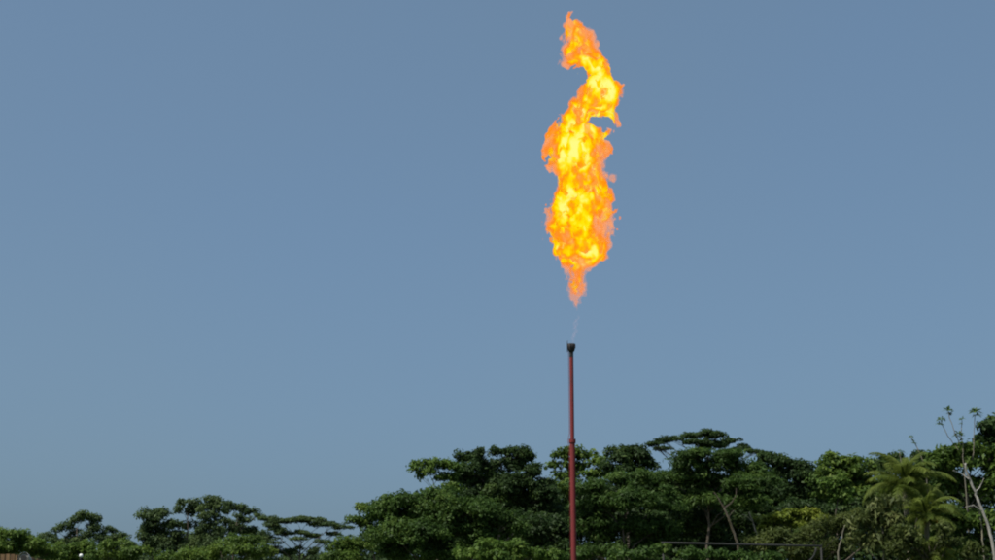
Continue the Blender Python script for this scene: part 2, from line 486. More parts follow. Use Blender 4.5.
    def shell(name, Fd, mat, hoff):
        V, Q = surface_nets(Fd, (x0, -d, z0), h)
        ii = np.clip(((V - np.array([x0, -d, z0])) / h).round().astype(int), 0, np.array(sh) - 1)
        hv = np.clip(heat[ii[:, 0], ii[:, 1], ii[:, 2]] + hoff, 0, 1)
        V = V + np.array([0, SY, 0]) - np.array(off)
        me = mesh_np(name, V, Q, 4, mat, True)
        a = me.attributes.new('warmth', 'FLOAT', 'POINT'); a.data.foreach_set('value', hv.astype(np.float32))
        return add(name, me, root)
    shell('outer_flame', base, mo, -.30)
    shell('inner_flame', base - .10 - .12 * foot + .06 * big - .05 * fine, mi, -.08)
    shell('flame_core', base - .34 - .30 * foot + .12 * big - .10 * fine, mc, .08)
    gm, t, out = new_mat('faint_gas')
    tr = t.nodes.new('ShaderNodeBsdfTransparent'); em = t.nodes.new('ShaderNodeEmission')
    em.inputs['Color'].default_value = (.42, .40, .52, 1); em.inputs['Strength'].default_value = .9
    mx = t.nodes.new('ShaderNodeMixShader'); mx.inputs[0].default_value = .10
    t.links.new(tr.outputs[0], mx.inputs[1]); t.links.new(em.outputs[0], mx.inputs[2]); t.links.new(mx.outputs[0], out.inputs['Surface'])
    for j, (ax, ay, bx, by, wr) in enumerate(((572, 343, 575, 331, .10), (573.5, 338, 577, 325, .11), (574, 330, 575.5, 319, .09), (576, 326, 578.5, 315, .08))):
        a, b = P(ax, ay, SY), P(bx, by, SY)
        pts = [a.lerp(b, i / 10) + Vector((.07 * math.sin(i * 1.1 + j * 2), .06 * math.cos(i * .9 + j), 0)) - off for i in range(11)]
        MB().ring_loft(pts, [wr * (.15 + math.sin(PI * i / 10) * (.7 + .35 * math.sin(i * 2.3 + j))) for i in range(11)], 10, False).build('gas_wisp', gm, root, True)
    return root
flame()

# ------------------------------------------------------------------ trees
NLEAF = [0]

def leaf_quads(C, Nrm, L, W, rng, droop=None, fold=.25):
    n = len(C)
    r3 = rng.standard_normal((n, 3))
    if droop is not None: r3 = r3 * .6 + np.array([0, 0, -droop])
    T = r3 - Nrm * (r3 * Nrm).sum(1, keepdims=True)
    T /= np.linalg.norm(T, axis=1, keepdims=True) + 1e-9
    B = np.cross(Nrm, T)
    L = L[:, None]; W = W[:, None]
    V = np.empty((n, 4, 3))
    V[:, 0] = C - T * L * .5
    V[:, 1] = C + B * W * .5 + Nrm * W * fold - T * L * .06
    V[:, 2] = C + T * L * .5 - Nrm * L * .08
    V[:, 3] = C - B * W * .5 + Nrm * W * fold - T * L * .06
    NLEAF[0] += n
    return V.reshape(-1, 3)

GD = 4.2
def crown_mesh(name, blobs, mat, rng, leaf, aspect, cr, dens, org, droop=None, flat=.6):
    """blobs: (centre, (rx, ry, rz)). Leaves sit on sprays, sprays sit on the blobs."""
    Cs, Us, Bt, centres = [], [], [], []
    for c, rr in blobs:
        c = np.array(c); rr = np.array(rr)
        area = (((rr[0] * rr[1]) ** 1.6 + (rr[0] * rr[2]) ** 1.6 + (rr[1] * rr[2]) ** 1.6) / 3) ** (1 / 1.6)
        nc = max(6, int(5.2 * GD * dens * area / cr ** 2))
        # boughs: lumps of foliage over the blob, each holding many sprays
        nb = int(np.clip(7 + 1.1 * area / cr ** 2, 7, 34))
        bu = rng.standard_normal((nb, 3)); bu /= np.linalg.norm(bu, axis=1, keepdims=True)
        bu[:, 2] = np.where(bu[:, 2] < -.4, -bu[:, 2], bu[:, 2])
        bc = c + bu * rr * rng.uniform(.45, .95, (nb, 1))
        bs = rng.uniform(.26, .56, nb)
        gm = float(np.prod(rr)) ** (1 / 3); rl = np.minimum(rr * .45 + gm * .55, rr * 1.7)
        pick = rng.integers(0, nb, nc)
        u = rng.standard_normal((nc, 3)); u /= np.linalg.norm(u, axis=1, keepdims=True)
        u[:, 2] = np.where((u[:, 2] < -.5) & (rng.random(nc) < .6), -u[:, 2], u[:, 2])   # fewer sprays underneath
        rad = rng.uniform(.15, 1.0, nc) ** .5 * np.where(rng.random(nc) < .10, rng.uniform(1.05, 1.5, nc), rng.uniform(.85, 1.1, nc))
        cc = bc[pick] + u * rl * (bs[pick] * rad)[:, None]
        btint = rng.normal(0, .11, nb)
        Bt.append(btint[pick])
        Cs.append(cc); Us.append(u); centres.append((c, cc))
    CC = np.concatenate(Cs); UU = np.concatenate(Us)
    n = len(CC)
    s = cr * rng.uniform(.5, 1.25, n)
    nl = np.maximum(7, (30 * (s / cr) ** 2 * min(1.5, (cr / leaf) ** 2 / 3.4)).astype(int))
    ix = np.repeat(np.arange(n), nl); N_ = len(ix)
    v = rng.standard_normal((N_, 3)); v /= np.linalg.norm(v, axis=1, keepdims=True)
    v[:, 2] = np.abs(v[:, 2]) * rng.choice([1, 1, 1, -.6], N_)
    q = CC[ix] + v * s[ix, None] * np.array([1, 1, flat]) * rng.uniform(.4, 1.05, (N_, 1))
    nn = v * .5 + UU[ix] * .3 + np.array([0, 0, .28]) + rng.standard_normal((N_, 3)) * .42
    nn /= np.linalg.norm(nn, axis=1, keepdims=True)
    LL = leaf * rng.uniform(.65, 1.3, N_)
    V = leaf_quads(q, nn, LL, LL * aspect, rng, droop) - np.array(org)
    T = np.repeat(np.clip(.42 + np.concatenate(Bt)[ix] + rng.normal(0, .07, n)[ix] + rng.normal(0, .14, N_), 0, 1), 4)
    me = mesh_np(name, V, np.arange(len(V)), 4, mat)
    a = me.attributes.new('tint', 'FLOAT', 'POINT'); a.data.foreach_set('value', T.astype(np.float32))
    return me, centres

SEED = [100]
def tree(name, label, Y, blobs_px, leafm='deep', bark='brown', leaf=.30, aspect=.48, cr=.62, dens=1.0, depth=.9, base_px=None,
         trunk_r=None, group='trees behind the flare stack', cat='tree', droop=None, flat=.85, spread=.5, twigs=True, grow=1.18, fork=.92, rise=.7):
    SEED[0] += 1
    rng = np.random.default_rng(SEED[0])
    k = mpp(Y)
    xs = [b[0] for b in blobs_px]
    width = (max(xs) - min(xs)) * k
    blobs = []
    for b in blobs_px:
        bx, by, rx, ry = b[:4]
        dy = b[4] if len(b) > 4 else rng.uniform(-.5, .5) * min(spread * width, 5.0)
        c = P(bx, by, Y + dy)
        R = (rx * k * grow, max(rx * .9, ry) * k * depth, ry * k * min(grow, 1.2))
        blobs.append((c, R))
    cx = float(np.mean([c.x for c, _ in blobs])) if base_px is None else P(base_px, 560, Y).x
    org = Vector((cx, Y, 0))
    root = empty(name, org, label, cat, group)
    me, cen = crown_mesh('crown', blobs, LEAF[leafm], rng, leaf, aspect, cr, dens, org, droop, flat)
    tag(add('crown', me, root), kind='stuff')
    top = max(c.z + R[2] * .3 for c, R in blobs)
    tr = trunk_r or max(.08, .011 * top + .03)
    # trunk: one wavering stem from the ground into the top of the crown
    tops = [c for c, R in blobs if c.z > top - .25 * top]
    tx = sum((c.x for c in tops)) / len(tops); ty = sum((c.y for c in tops)) / len(tops)
    n_ = 10
    axis = []
    for i in range(n_ + 1):
        f_ = i / n_
        axis.append(Vector((cx + (tx - cx) * f_ ** 1.6 + rng.normal(0, .10) * (i > 0), Y + (ty - Y) * f_ ** 1.6 + rng.normal(0, .10) * (i > 0), top * f_ * fork - (.1 if i == 0 else 0))))
    rad = [tr * (1.5 if i == 0 else (1.0 - .8 * (i / n_) ** 1.3)) for i in range(n_ + 1)]
    MB().ring_loft([p_ - org for p_ in axis], rad, 9).build('trunk', BARK[bark], root, True)
    def on_axis(zq):
        f_ = min(max(zq / (top * fork), 0.15), 1.0) * n_
        i0 = min(int(f_), n_ - 1)
        return axis[i0].lerp(axis[i0 + 1], f_ - i0), tr * (1.0 - .8 * (f_ / n_) ** 1.3)
    for (c, R), (_, cc) in zip(blobs, cen):
        c = Vector(c)
        hd = math.hypot(c.x - tx, c.y - ty)
        start, r0 = on_axis(c.z - rise * hd - .4)
        end = c + Vector((0, 0, R[2] * .2))
        ln = (end - start).length
        r0 = min(r0 * .7, .02 + .016 * ln)
        mid = start.lerp(end, .5) + Vector((rng.normal(0, .06), rng.normal(0, .06), .04)) * ln
        lb = MB()
        lb.ring_loft([p_ - org for p_ in (start, start.lerp(mid, .5), mid, mid.lerp(end, .55), end)], [r0, r0 * .82, r0 * .66, r0 * .48, r0 * .2], 6)
        if twigs:
            for q in rng.permutation(len(cc))[:min(10, len(cc))]:
                q = Vector(cc[q]); s_ = mid.lerp(end, rng.uniform(.35, .95))
                m2 = s_.lerp(q, .5) + Vector((0, 0, -.05))
                lb.ring_loft([p_ - org for p_ in (s_, m2, q)], [r0 * .3, r0 * .2, r0 * .08], 4)
        lb.build('limb', BARK[bark], root, True)
    return root

FARG = 'trees of the far low tree line'
NEARG = 'trees of the tall wood behind the flare stack'
# --- low far tree line
tree('shrubby_tree', 'green bushy tree rising above the brown plank shed', 118,
     [(-14, 540, 14, 7), (6, 536, 12, 3.5), (19, 542, 11, 6), (35, 548, 11, 6), (4, 550, 14, 6), (24, 554, 16, 8), (46, 556, 12, 7), (-15, 556, 16, 9)],
     'mid', leaf=.28, cr=.5, group=FARG, dens=.55, grow=1.35)
tree('broadleaf_tree', 'round topped tree with loose ragged side branches near the white lamp', 165,
     [(83, 518, 6, 4.5), (88, 524, 7.5, 6), (77, 522, 4, 3), (94, 530, 5, 3.5), (63, 529, 6, 2), (57.5, 531.5, 3, 1.8), (71, 539, 3.5, 3), (69, 526, 3, 2), (75, 534, 2.5, 2.2), (58, 542, 5, 2.2), (86, 537, 5, 4), (80, 546, 6, 6)],
     'far', leaf=.30, cr=.55, base_px=83, group=FARG, dens=.75, grow=1.35)
tree('shrubby_tree', 'low dense bush spreading under the round topped tree', 140,
     [(52, 552, 12, 5), (70, 552, 12, 6), (92, 550, 13, 5), (60, 560, 20, 7), (85, 560, 20, 7)], 'mid', leaf=.26, cr=.45, group=FARG, dens=.5, grow=1.35)
tree('broadleaf_tree', 'thin open tree with small separate leaf tufts', 165,
     [(110, 531, 5, 1.8), (103, 534, 3.5, 1.6), (122, 536, 5, 1.8), (113, 538, 5, 2), (106, 542, 5, 3)], 'far', leaf=.26, cr=.4, group=FARG, dens=.75, grow=1.35, base_px=112)
tree('shrubby_tree', 'green rounded bush under the thin open tree', 135,
     [(110, 548, 10, 5), (122, 550, 12, 6), (132, 557, 14, 6), (108, 558, 16, 7)], 'mid', leaf=.26, cr=.45, group=FARG, dens=.5, grow=1.35)
tree('broadleaf_tree', 'dense dark upright tree with a short crooked side tuft', 160,
     [(145, 514, 3, 2.5), (141, 519, 2.6, 3.5), (158, 517, 9, 4), (156, 526, 10, 6), (152, 535, 10, 6), (142, 539, 4, 2.5), (158, 543, 10, 7), (150, 551, 9, 6), (168, 552, 10, 8)],
     'far', leaf=.30, cr=.6, group=FARG, dens=.75, grow=1.35, base_px=157)
tree('broadleaf_tree', 'ragged tree with sky showing between its forked crowns', 160,
     [(184, 504, 3.5, 2.8), (179.5, 511, 3.8, 3.8), (194, 506, 6, 4), (190, 514, 5, 5), (199, 511, 4, 5), (175, 526, 5.5, 3.6), (173, 535, 5, 4), (192, 528, 6, 5), (200, 536, 8, 6), (183, 549, 8, 7), (196, 548, 10, 8)],
     'far', leaf=.30, cr=.55, group=FARG, dens=.75, grow=1.35, base_px=189)
tree('broadleaf_tree', 'tall dark tree with a rounded tower of leaves', 158,
     [(213, 503, 6.5, 4.5), (212, 510, 9, 5), (210, 518, 8, 5), (208, 527, 6, 5), (214, 537, 6, 5), (208, 548, 10, 7)],
     'far', leaf=.30, cr=.6, group=FARG, dens=.75, grow=1.35, base_px=209)
tree('broadleaf_tree', 'tree with a long drooping branch of dark leaves', 162,
     [(228, 505, 4, 2), (238, 509, 7, 2.2), (249, 513, 7, 1.8), (258, 516, 4, 1.4), (226, 514, 2.6, 4.5), (225, 523, 3, 4), (240, 518, 4, 2.5), (248, 522, 5, 2.5), (232, 531, 5, 3.5), (222, 534, 4, 4), (250, 532, 6, 3)],
     'far', leaf=.28, cr=.45, group=FARG, dens=.75, grow=1.35, base_px=229)
tree('shrubby_tree', 'mid green thicket below the drooping branch', 130,
     [(232, 546, 12, 5), (246, 544, 12, 5), (222, 556, 16, 7), (250, 556, 18, 8), (178, 560, 20, 6), (200, 559, 18, 6)], 'mid', leaf=.26, cr=.45, group=FARG, dens=.5, grow=1.35)
tree('umbrella_tree', 'flat topped spreading tree with layered branches and gaps of sky', 155,
     [(268, 520, 8, 2), (281, 522, 10, 2.6), (296, 521, 11, 2.4), (310, 521, 11, 2.4), (322, 525, 10, 2.8), (334, 526, 8, 2.2), (344, 528, 7, 1.6),
      (271, 528, 7, 3.6), (278, 533, 8, 4), (268, 542, 9, 5), (300, 533, 9, 1.5), (313, 536.5, 9, 1.6), (299, 540, 6, 2.2), (322, 542.5, 7, 2), (300, 549, 3, 2.6), (334, 534, 6, 1.6), (318, 552, 7, 3), (288, 554, 9, 3), (270, 554, 12, 6)],
     'far', leaf=.26, aspect=.4, cr=.5, group=FARG, dens=.75, grow=1.35, base_px=301, flat=.35, spread=.35)
tree('shrubby_tree', 'round light green bush below the flat topped tree', 125,
     [(346, 544, 9, 4.5), (354, 550, 12, 6), (338, 552, 10, 6), (346, 560, 20, 7)], 'mid', leaf=.26, cr=.45, group=FARG, dens=.55, grow=1.3)
for bx, lab in ((20, 'low thicket behind the bushy tree at the plank shed'), (115, 'low thicket behind the thin open tree'), (205, 'low thicket behind the ragged forked tree'), (300, 'low thicket behind the flat topped tree'), (370, 'low thicket behind the outstretched branches')):
    tree('shrubby_tree', lab, 172, [(bx - 36, 572, 26, 10), (bx, 570, 28, 10), (bx + 36, 572, 26, 10), (bx - 20, 592, 34, 14), (bx + 24, 592, 34, 14)], 'far', leaf=.42, cr=.7, dens=.6, group='low thickets under the far tree line')
tree('broadleaf_tree', 'soft hazy green tree joining the ragged trees to the flat topped one', 168,
     [(168, 530, 8, 6), (182, 540, 12, 7), (224, 538, 12, 7), (246, 532, 9, 5), (258, 538, 9, 6), (236, 526, 6, 4), (200, 546, 14, 7)], 'far', leaf=.30, cr=.5, group=FARG, dens=.55, base_px=215)
tree('broadleaf_tree', 'loose airy tree filling the space beside the round topped tree', 172,
     [(48, 538, 7, 3), (40, 543, 8, 4), (100, 540, 8, 4), (120, 543, 9, 4), (132, 548, 8, 4), (66, 545, 9, 4)], 'far', leaf=.28, cr=.45, group=FARG, dens=.55, base_px=84)
# --- tall wood
tree('broadleaf_tree', 'tree with small tufts on outstretched branches beside the flat topped tree', 132,
     [(362, 508, 6, 1.8), (371, 511, 7, 2.6), (356, 521, 7, 1.8), (366, 524, 6, 3), (373, 519, 7, 4), (372, 533, 5, 5), (380, 510, 6, 3), (376, 548, 9, 8)],
     'mid', leaf=.28, cr=.45, base_px=378, group=NEARG)
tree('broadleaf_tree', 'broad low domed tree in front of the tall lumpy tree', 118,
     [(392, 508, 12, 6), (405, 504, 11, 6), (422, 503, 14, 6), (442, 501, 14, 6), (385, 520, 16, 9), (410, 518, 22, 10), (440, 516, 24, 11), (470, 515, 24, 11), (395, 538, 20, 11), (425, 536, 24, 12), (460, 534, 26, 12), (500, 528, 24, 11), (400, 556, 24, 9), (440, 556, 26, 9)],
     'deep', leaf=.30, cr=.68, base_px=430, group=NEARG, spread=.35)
tree('broadleaf_tree', 'tall lumpy dark tree with a pale leafy arm reaching out to one side', 132,
     [(464, 460, 8, 5), (480, 457, 6, 5.5), (472, 457, 5, 5), (497, 454, 6.5, 4.5), (510, 453, 7, 4), (522, 454, 8, 4.5), (526, 460, 8, 5), (468, 470, 11, 7), (488, 467, 13, 8), (512, 467, 14, 8), (530, 474, 10, 6), (463, 482, 12, 6), (488, 484, 20, 9), (518, 484, 20, 9), (543, 487, 9, 5), (500, 500, 30, 10), (540, 500, 16, 9), (540, 516, 22, 10)],
     'dark', leaf=.32, cr=.5, base_px=500, group=NEARG, spread=.3, grow=1.12)
tree('broadleaf_tree', 'small pale green tree with leaf tufts on a bare forked stem', 126,
     [(422, 466, 8, 2.8), (416, 470, 4.5, 3), (430, 473, 6, 3.5), (440, 465, 9, 3), (450, 468, 8, 4), (420, 477, 4, 2.4), (446, 480, 9, 4), (452, 490, 8, 5)],
     'fresh', 'grey', leaf=.32, cr=.5, base_px=441, group=NEARG, trunk_r=.14, spread=.25)
tree('broadleaf_tree', 'loose large leaved tree directly behind the flare stack', 140,
     [(560, 458, 7, 4), (573, 454, 9, 3.5), (586, 458, 9, 4), (552, 467, 6, 3.6), (567, 466, 7, 3.4), (582, 468, 8, 4), (597, 466, 8, 6), (558, 477, 5, 3), (574, 478, 10, 5), (595, 478, 10, 6), (565, 490, 12, 6)],
     'mid', 'grey', leaf=.42, aspect=.6, cr=.55, base_px=575, group=NEARG, spread=.3, dens=.6)
tree('broadleaf_tree', 'dark round topped tree between the flare stack and the umbrella shaped tree', 136,
     [(613, 454, 7, 5), (626, 453, 8, 5), (637, 452, 7, 5), (644, 459, 7, 5), (618, 463, 11, 6), (634, 464, 12, 6), (650, 468, 7, 4), (608, 470, 8, 5), (630, 474, 16, 7)],
     'dark', leaf=.34, aspect=.55, cr=.58, base_px=628, group=NEARG, spread=.3, dens=.7)
tree('umbrella_tree', 'tallest umbrella shaped tree with a flat spreading dark crown', 142,
     [(655, 445, 7, 1.8), (665, 442, 9, 2.6), (676, 440, 9, 3), (690, 437, 11, 3.4), (706, 434.5, 11, 3.2), (718, 437, 11, 3.6), (730, 443, 10, 4), (742, 449, 9, 3), (754, 452.5, 9, 2.0), (766, 454, 6, 1.1), (662, 449, 9, 1.6), (695, 444, 16, 3), (716, 446, 14, 4), (734, 452, 9, 3)],
     'dark', leaf=.28, aspect=.4, cr=.52, base_px=708, group=NEARG, flat=.4, spread=.45, dens=.9, grow=1.0)
tree('feathery_tree', 'wide mid green feathery tree under the umbrella shaped tree', 118,
     [(690, 458, 14, 5), (708, 455, 14, 4.5), (726, 459, 16, 6), (680, 467, 12, 6), (705, 468, 20, 8), (738, 468, 18, 8), (668, 480, 16, 7), (700, 484, 26, 9), (738, 486, 24, 10), (762, 484, 14, 8), (690, 502, 28, 10), (735, 506, 26, 10)],
     'deep', leaf=.42, aspect=.26, cr=.66, base_px=705, group=NEARG, spread=.35, flat=.5)
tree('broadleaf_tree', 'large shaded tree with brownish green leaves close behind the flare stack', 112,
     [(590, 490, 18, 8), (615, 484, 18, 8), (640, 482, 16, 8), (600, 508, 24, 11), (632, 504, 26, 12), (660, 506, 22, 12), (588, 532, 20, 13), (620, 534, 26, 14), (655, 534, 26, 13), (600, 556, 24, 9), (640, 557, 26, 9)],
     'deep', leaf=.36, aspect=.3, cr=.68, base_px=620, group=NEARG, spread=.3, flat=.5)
tree('broadleaf_tree', 'dark tree sloping down from the umbrella shaped tree', 130,
     [(768, 462, 11, 3), (780, 464, 11, 3.2), (794, 467, 11, 3.4), (808, 471, 11, 4), (765, 473, 15, 6), (790, 478, 18, 7), (815, 482, 14, 7), (775, 494, 24, 10), (810, 498, 20, 10)],
     'dark', leaf=.32, cr=.6, base_px=790, group=NEARG, spread=.3)
tree('broadleaf_tree', 'twin topped leafy tree near the tall palm', 124,
     [(832, 460, 7, 4), (826, 466, 6, 4), (842, 466, 8, 5), (858, 464, 8, 3.6), (870, 468, 9, 5), (850, 474, 16, 6), (830, 480, 14, 7), (868, 482, 16, 8), (840, 494, 20, 9), (870, 500, 18, 10)],
     'mid', leaf=.38, aspect=.5, cr=.58, base_px=850, group=NEARG, spread=.3)
tree('broadleaf_tree', 'dark tree peeping out behind the tall palm', 118,
     [(886, 463, 8, 2), (896, 461, 8, 2.4), (925, 460, 12, 3.2), (938, 461, 9, 3), (905, 470, 18, 6), (935, 472, 16, 8), (920, 490, 24, 12)],
     'dark', leaf=.32, cr=.58, base_px=915, group=NEARG, spread=.3)
tree('broadleaf_tree', 'shaded dark tree filling the gap behind the pipe gantry', 122,
     [(700, 530, 28, 14), (750, 528, 28, 14), (800, 520, 26, 14), (850, 520, 26, 14), (540, 535, 26, 14), (720, 554, 34, 10), (770, 554, 30, 10), (560, 555, 30, 8), (900, 520, 30, 16)],
     'dark', leaf=.36, cr=.75, base_px=760, group=NEARG, spread=.1)
BACK = 'shaded trees deep inside the wood'
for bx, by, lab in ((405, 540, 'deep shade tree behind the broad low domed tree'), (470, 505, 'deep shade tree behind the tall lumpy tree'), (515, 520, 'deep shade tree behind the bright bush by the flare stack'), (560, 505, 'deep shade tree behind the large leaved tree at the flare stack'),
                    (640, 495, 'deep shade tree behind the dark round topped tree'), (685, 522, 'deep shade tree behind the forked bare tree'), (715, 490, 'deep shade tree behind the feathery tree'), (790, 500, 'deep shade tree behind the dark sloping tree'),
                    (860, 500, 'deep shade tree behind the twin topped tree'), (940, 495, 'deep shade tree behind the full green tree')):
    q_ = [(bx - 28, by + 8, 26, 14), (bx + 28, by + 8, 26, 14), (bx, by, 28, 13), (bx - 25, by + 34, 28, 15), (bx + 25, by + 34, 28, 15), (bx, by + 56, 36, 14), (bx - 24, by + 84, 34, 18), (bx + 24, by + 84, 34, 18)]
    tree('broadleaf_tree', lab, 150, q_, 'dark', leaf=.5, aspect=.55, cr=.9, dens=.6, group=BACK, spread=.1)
# --- bushes in front
BUSH = 'bushes at the foot of the wood'
tree('leafy_bush', 'bright green bush beside the lower end of the flare stack', 101,
     [(488, 547, 10, 4.5), (500, 549, 9, 4), (514, 552, 12, 5), (532, 556, 12, 5), (552, 558, 10, 4), (470, 556, 14, 6), (495, 560, 20, 6)],
     'fresh', leaf=.30, cr=.48, group=BUSH, cat='bush', dens=.6, grow=1.3)
tree('leafy_bush', 'yellow green bush with sunlit flat tops near the pipe gantry', 104,
     [(770, 520, 9, 2.6), (782, 517, 8, 3), (796, 514, 9, 3), (808, 513, 7, 2.6), (790, 524, 16, 5), (816, 520, 10, 4), (772, 533, 10, 6)],
     'yellow', leaf=.36, aspect=.5, cr=.48, group=BUSH, cat='bush', flat=.4)
tree('leafy_bush', 'small bright leafy bush high against the twin topped tree', 115,
     [(836, 484, 9, 3.5), (828, 487, 7, 3), (842, 492, 8, 4), (838, 500, 8, 5)], 'fresh', leaf=.34, cr=.42, group=BUSH, cat='bush', dens=.5, grow=1.4)
tree('leafy_bush', 'olive brown scrub around the pipe gantry', 100,
     [(760, 548, 14, 7), (785, 542, 16, 8), (812, 536, 16, 9), (840, 530, 16, 10), (835, 552, 18, 9), (800, 556, 18, 8), (858, 520, 10, 8)],
     'olive', leaf=.30, aspect=.34, cr=.52, group=BUSH, cat='bush', dens=.8)
tree('leafy_bush', 'low green bush just under the pipe crossbar', 66,
     [(622, 557, 10, 5), (645, 556, 11, 4.5), (664, 553, 9, 3.6), (690, 556, 12, 3.5), (716, 558, 12, 4), (740, 559, 10, 4), (770, 560, 12, 4)], 'deep', leaf=.22, cr=.3, group=BUSH, cat='bush', dens=.5)
tree('large_leaved_shrub', 'tall shrub with big pale drooping leaves below the palm', 88,
     [(876, 512, 11, 7), (892, 508, 11, 7), (866, 526, 11, 8), (884, 528, 13, 9), (902, 528, 11, 9), (862, 546, 12, 9), (882, 548, 14, 9), (906, 550, 13, 10)],
     'pale', 'grey', leaf=.42, aspect=.36, cr=.6, group=BUSH, cat='shrub', droop=1.0, dens=.6, grow=1.25)
tree('broadleaf_tree', 'full green tree under the slender long stemmed tree', 97,
     [(937, 459, 8, 3.4), (950, 454, 10, 4), (964, 452, 10, 4), (978, 452, 9, 4), (994, 456, 10, 5), (945, 466, 13, 6), (968, 464, 15, 7), (992, 470, 13, 8), (950, 484, 12, 8), (990, 490, 12, 10), (962, 488, 12, 9), (1008, 480, 14, 14)],
     'mid', leaf=.34, cr=.55, base_px=962, group=NEARG, spread=.3)
tree('broadleaf_tree', 'dark tree with bunched round leaves rising beside the slender long stemmed tree', 103,
     [(990, 428, 6, 3.6), (985, 433, 6, 4), (998, 423, 7, 4), (997, 435, 8, 6), (1008, 432, 9, 8), (983, 440, 5, 3), (996, 446, 10, 6), (1010, 450, 12, 10)],
     'dark', leaf=.36, aspect=.6, cr=.5, base_px=1006, group=NEARG, spread=.3)
tree('leafy_bush', 'dense dark green bush below the bleached bare trunk', 93,
     [(955, 520, 12, 8), (968, 528, 12, 9), (945, 540, 13, 10), (968, 548, 15, 10), (992, 530, 10, 12), (998, 552, 12, 10), (940, 556, 16, 8)],
     'mid', leaf=.36, cr=.52, group=BUSH, cat='bush')

tree('leafy_bush', 'tangled yellowish undergrowth round the foot of the palms', 86,
     [(905, 536, 9, 7), (916, 548, 10, 7), (944, 534, 8, 7), (950, 546, 11, 8), (922, 556, 13, 7), (900, 554, 12, 8), (975, 556, 12, 8)],
     'olive', leaf=.34, aspect=.4, cr=.5, group=BUSH, cat='bush', dens=.5, droop=.6)
# ------------------------------------------------------------------ bare trees
def bare(name, label, Y, chains, bark, group='bare trunks among the leaves', cat='tree'):
    """chains: list of ((px, py), ...) with start and end radius; first chain is the trunk and runs down to the ground."""
    k = mpp(Y)
    b0 = chains[0][0][0]
    base = P(b0[0], b0[1], Y); org = Vector((base.x, Y, 0))
    root = empty(name, org, label, cat, group)
    rng = np.random.default_rng(int(abs(b0[0]) * 7 + b0[1]))
    for ci, (pts, r0, r1) in enumerate(chains):
        W_ = [P(x, y, Y + (0 if i == 0 else rng.normal(0, .12))) for i, (x, y) in enumerate(pts)]
        if ci == 0: W_ = [Vector((W_[0].x + .2, Y, -.1)), Vector((W_[0].x + .05, Y, W_[0].z * .5))] + W_
        fine = []
        for a, b in zip(W_[:-1], W_[1:]):
            for s_ in range(4):
                fine.append(a.lerp(b, s_ / 4) + Vector((rng.normal(0, .015), rng.normal(0, .015), 0)))
        fine.append(W_[-1])
        n = len(fine)
        rad = [k * (r0 + (r1 - r0) * i / (n - 1)) * rng.uniform(.9, 1.12) for i in range(n)]
        MB().ring_loft([p_ - org for p_ in fine], rad, 9).build('trunk' if ci == 0 else 'limb', BARK[bark], root, True)
    return root

bare('dead_tree', 'bleached white bare trunk leaning among the bushes', 91,
     [([(994, 550), (989, 528), (983, 511), (979, 503), (975, 492), (970, 480), (966, 471), (965.5, 463)], 1.7, 1.0), ([(975, 492), (980, 487), (984, 478)], .7, .3), ([(970, 480), (962, 474), (953, 470)], .6, .25), ([(983, 511), (973, 505), (965, 507)], .6, .25)], 'white')
bare('dead_tree', 'thin grey upright stem beside the bleached trunk', 92, [([(984, 552), (982, 530), (980, 512), (978, 505)], 1.1, .6)], 'grey')
bare('dead_tree', 'tan forked bare tree behind the pipe gantry', 102,
     [([(738, 545), (733, 530), (728, 517), (724, 508)], 1.4, 1.0), ([(724, 508), (719, 499), (714, 492)], .9, .35), ([(724, 508), (731, 503), (736, 496), (736, 488)], .8, .35), ([(728, 517), (734, 510)], .5, .3)], 'tan')
bare('dead_tree', 'short grey leaning stem beside the tan forked bare tree', 103,
     [([(760, 548), (757, 535), (753, 522), (749, 512)], 1.2, .5), ([(753, 522), (748, 517), (742, 514)], .5, .25)], 'grey')
bare('dead_tree', 'thin grey stem in the scrub by the end of the pipe gantry', 98, [([(838, 552), (842, 538), (845, 525)], 1.1, .5)], 'grey')

# ------------------------------------------------------------------ palms
def frond_mesh(name, L, seed, mat, nl=46, leafw=.055, curve=.9, leaflen=.55):
    """A feather frond from the origin along +X, arching down."""
    rng = np.random.default_rng(seed)
    rach = [Vector((0, 0, 0))]
    n = 12; ang = .55
    for i in range(n):
        ang -= curve * 1.6 / n * (0.5 + i / n)
        rach.append(rach[-1] + Vector((math.cos(ang), 0, math.sin(ang))) * L / n)
    b = MB().ring_loft(rach, [.035 * (1 - .85 * i / n) for i in range(n + 1)], 5)
    Vs, Fs = list(b.v), list(b.f)
    for s in (-1, 1):
        for i in range(nl):
            f_ = .14 + .86 * (i + .5) / nl
            j = min(int(f_ * n), n - 1); p0 = rach[j].lerp(rach[j + 1], f_ * n - j)
            tan = (rach[j + 1] - rach[j]).normalized()
            ll = leaflen * math.sin(PI * min(1, .18 + f_ * .82)) ** .6 * rng.uniform(.8, 1.1) + .12
            sd = Vector((0, s, 0))
            d = (sd * 1.0 + tan * .75 + Vector((0, 0, rng.uniform(-.55, -.05)))).normalized()
            dn = (d + Vector((0, 0, -.7))).normalized()
            wv = tan * leafw * rng.uniform(.8, 1.2)
            m_ = p0 + d * ll * .5; e = m_ + dn * ll * .5
            q = len(Vs)
            Vs += [p0 - wv * .4, p0 + wv * .4, m_ + wv * .6, m_ - wv * .6, e]
            Fs += [(q, q + 1, q + 2, q + 3), (q + 3, q + 2, q + 4)]
    me = bpy.data.meshes.new(name)
    me.from_pydata([tuple(v) for v in Vs], [], Fs); me.update(); me.materials.append(mat)
    T = np.clip(.5 + rng.normal(0, .12, len(Vs)), 0, 1).astype(np.float32)
    me.attributes.new('tint', 'FLOAT', 'POINT').data.foreach_set('value', T)
    return me

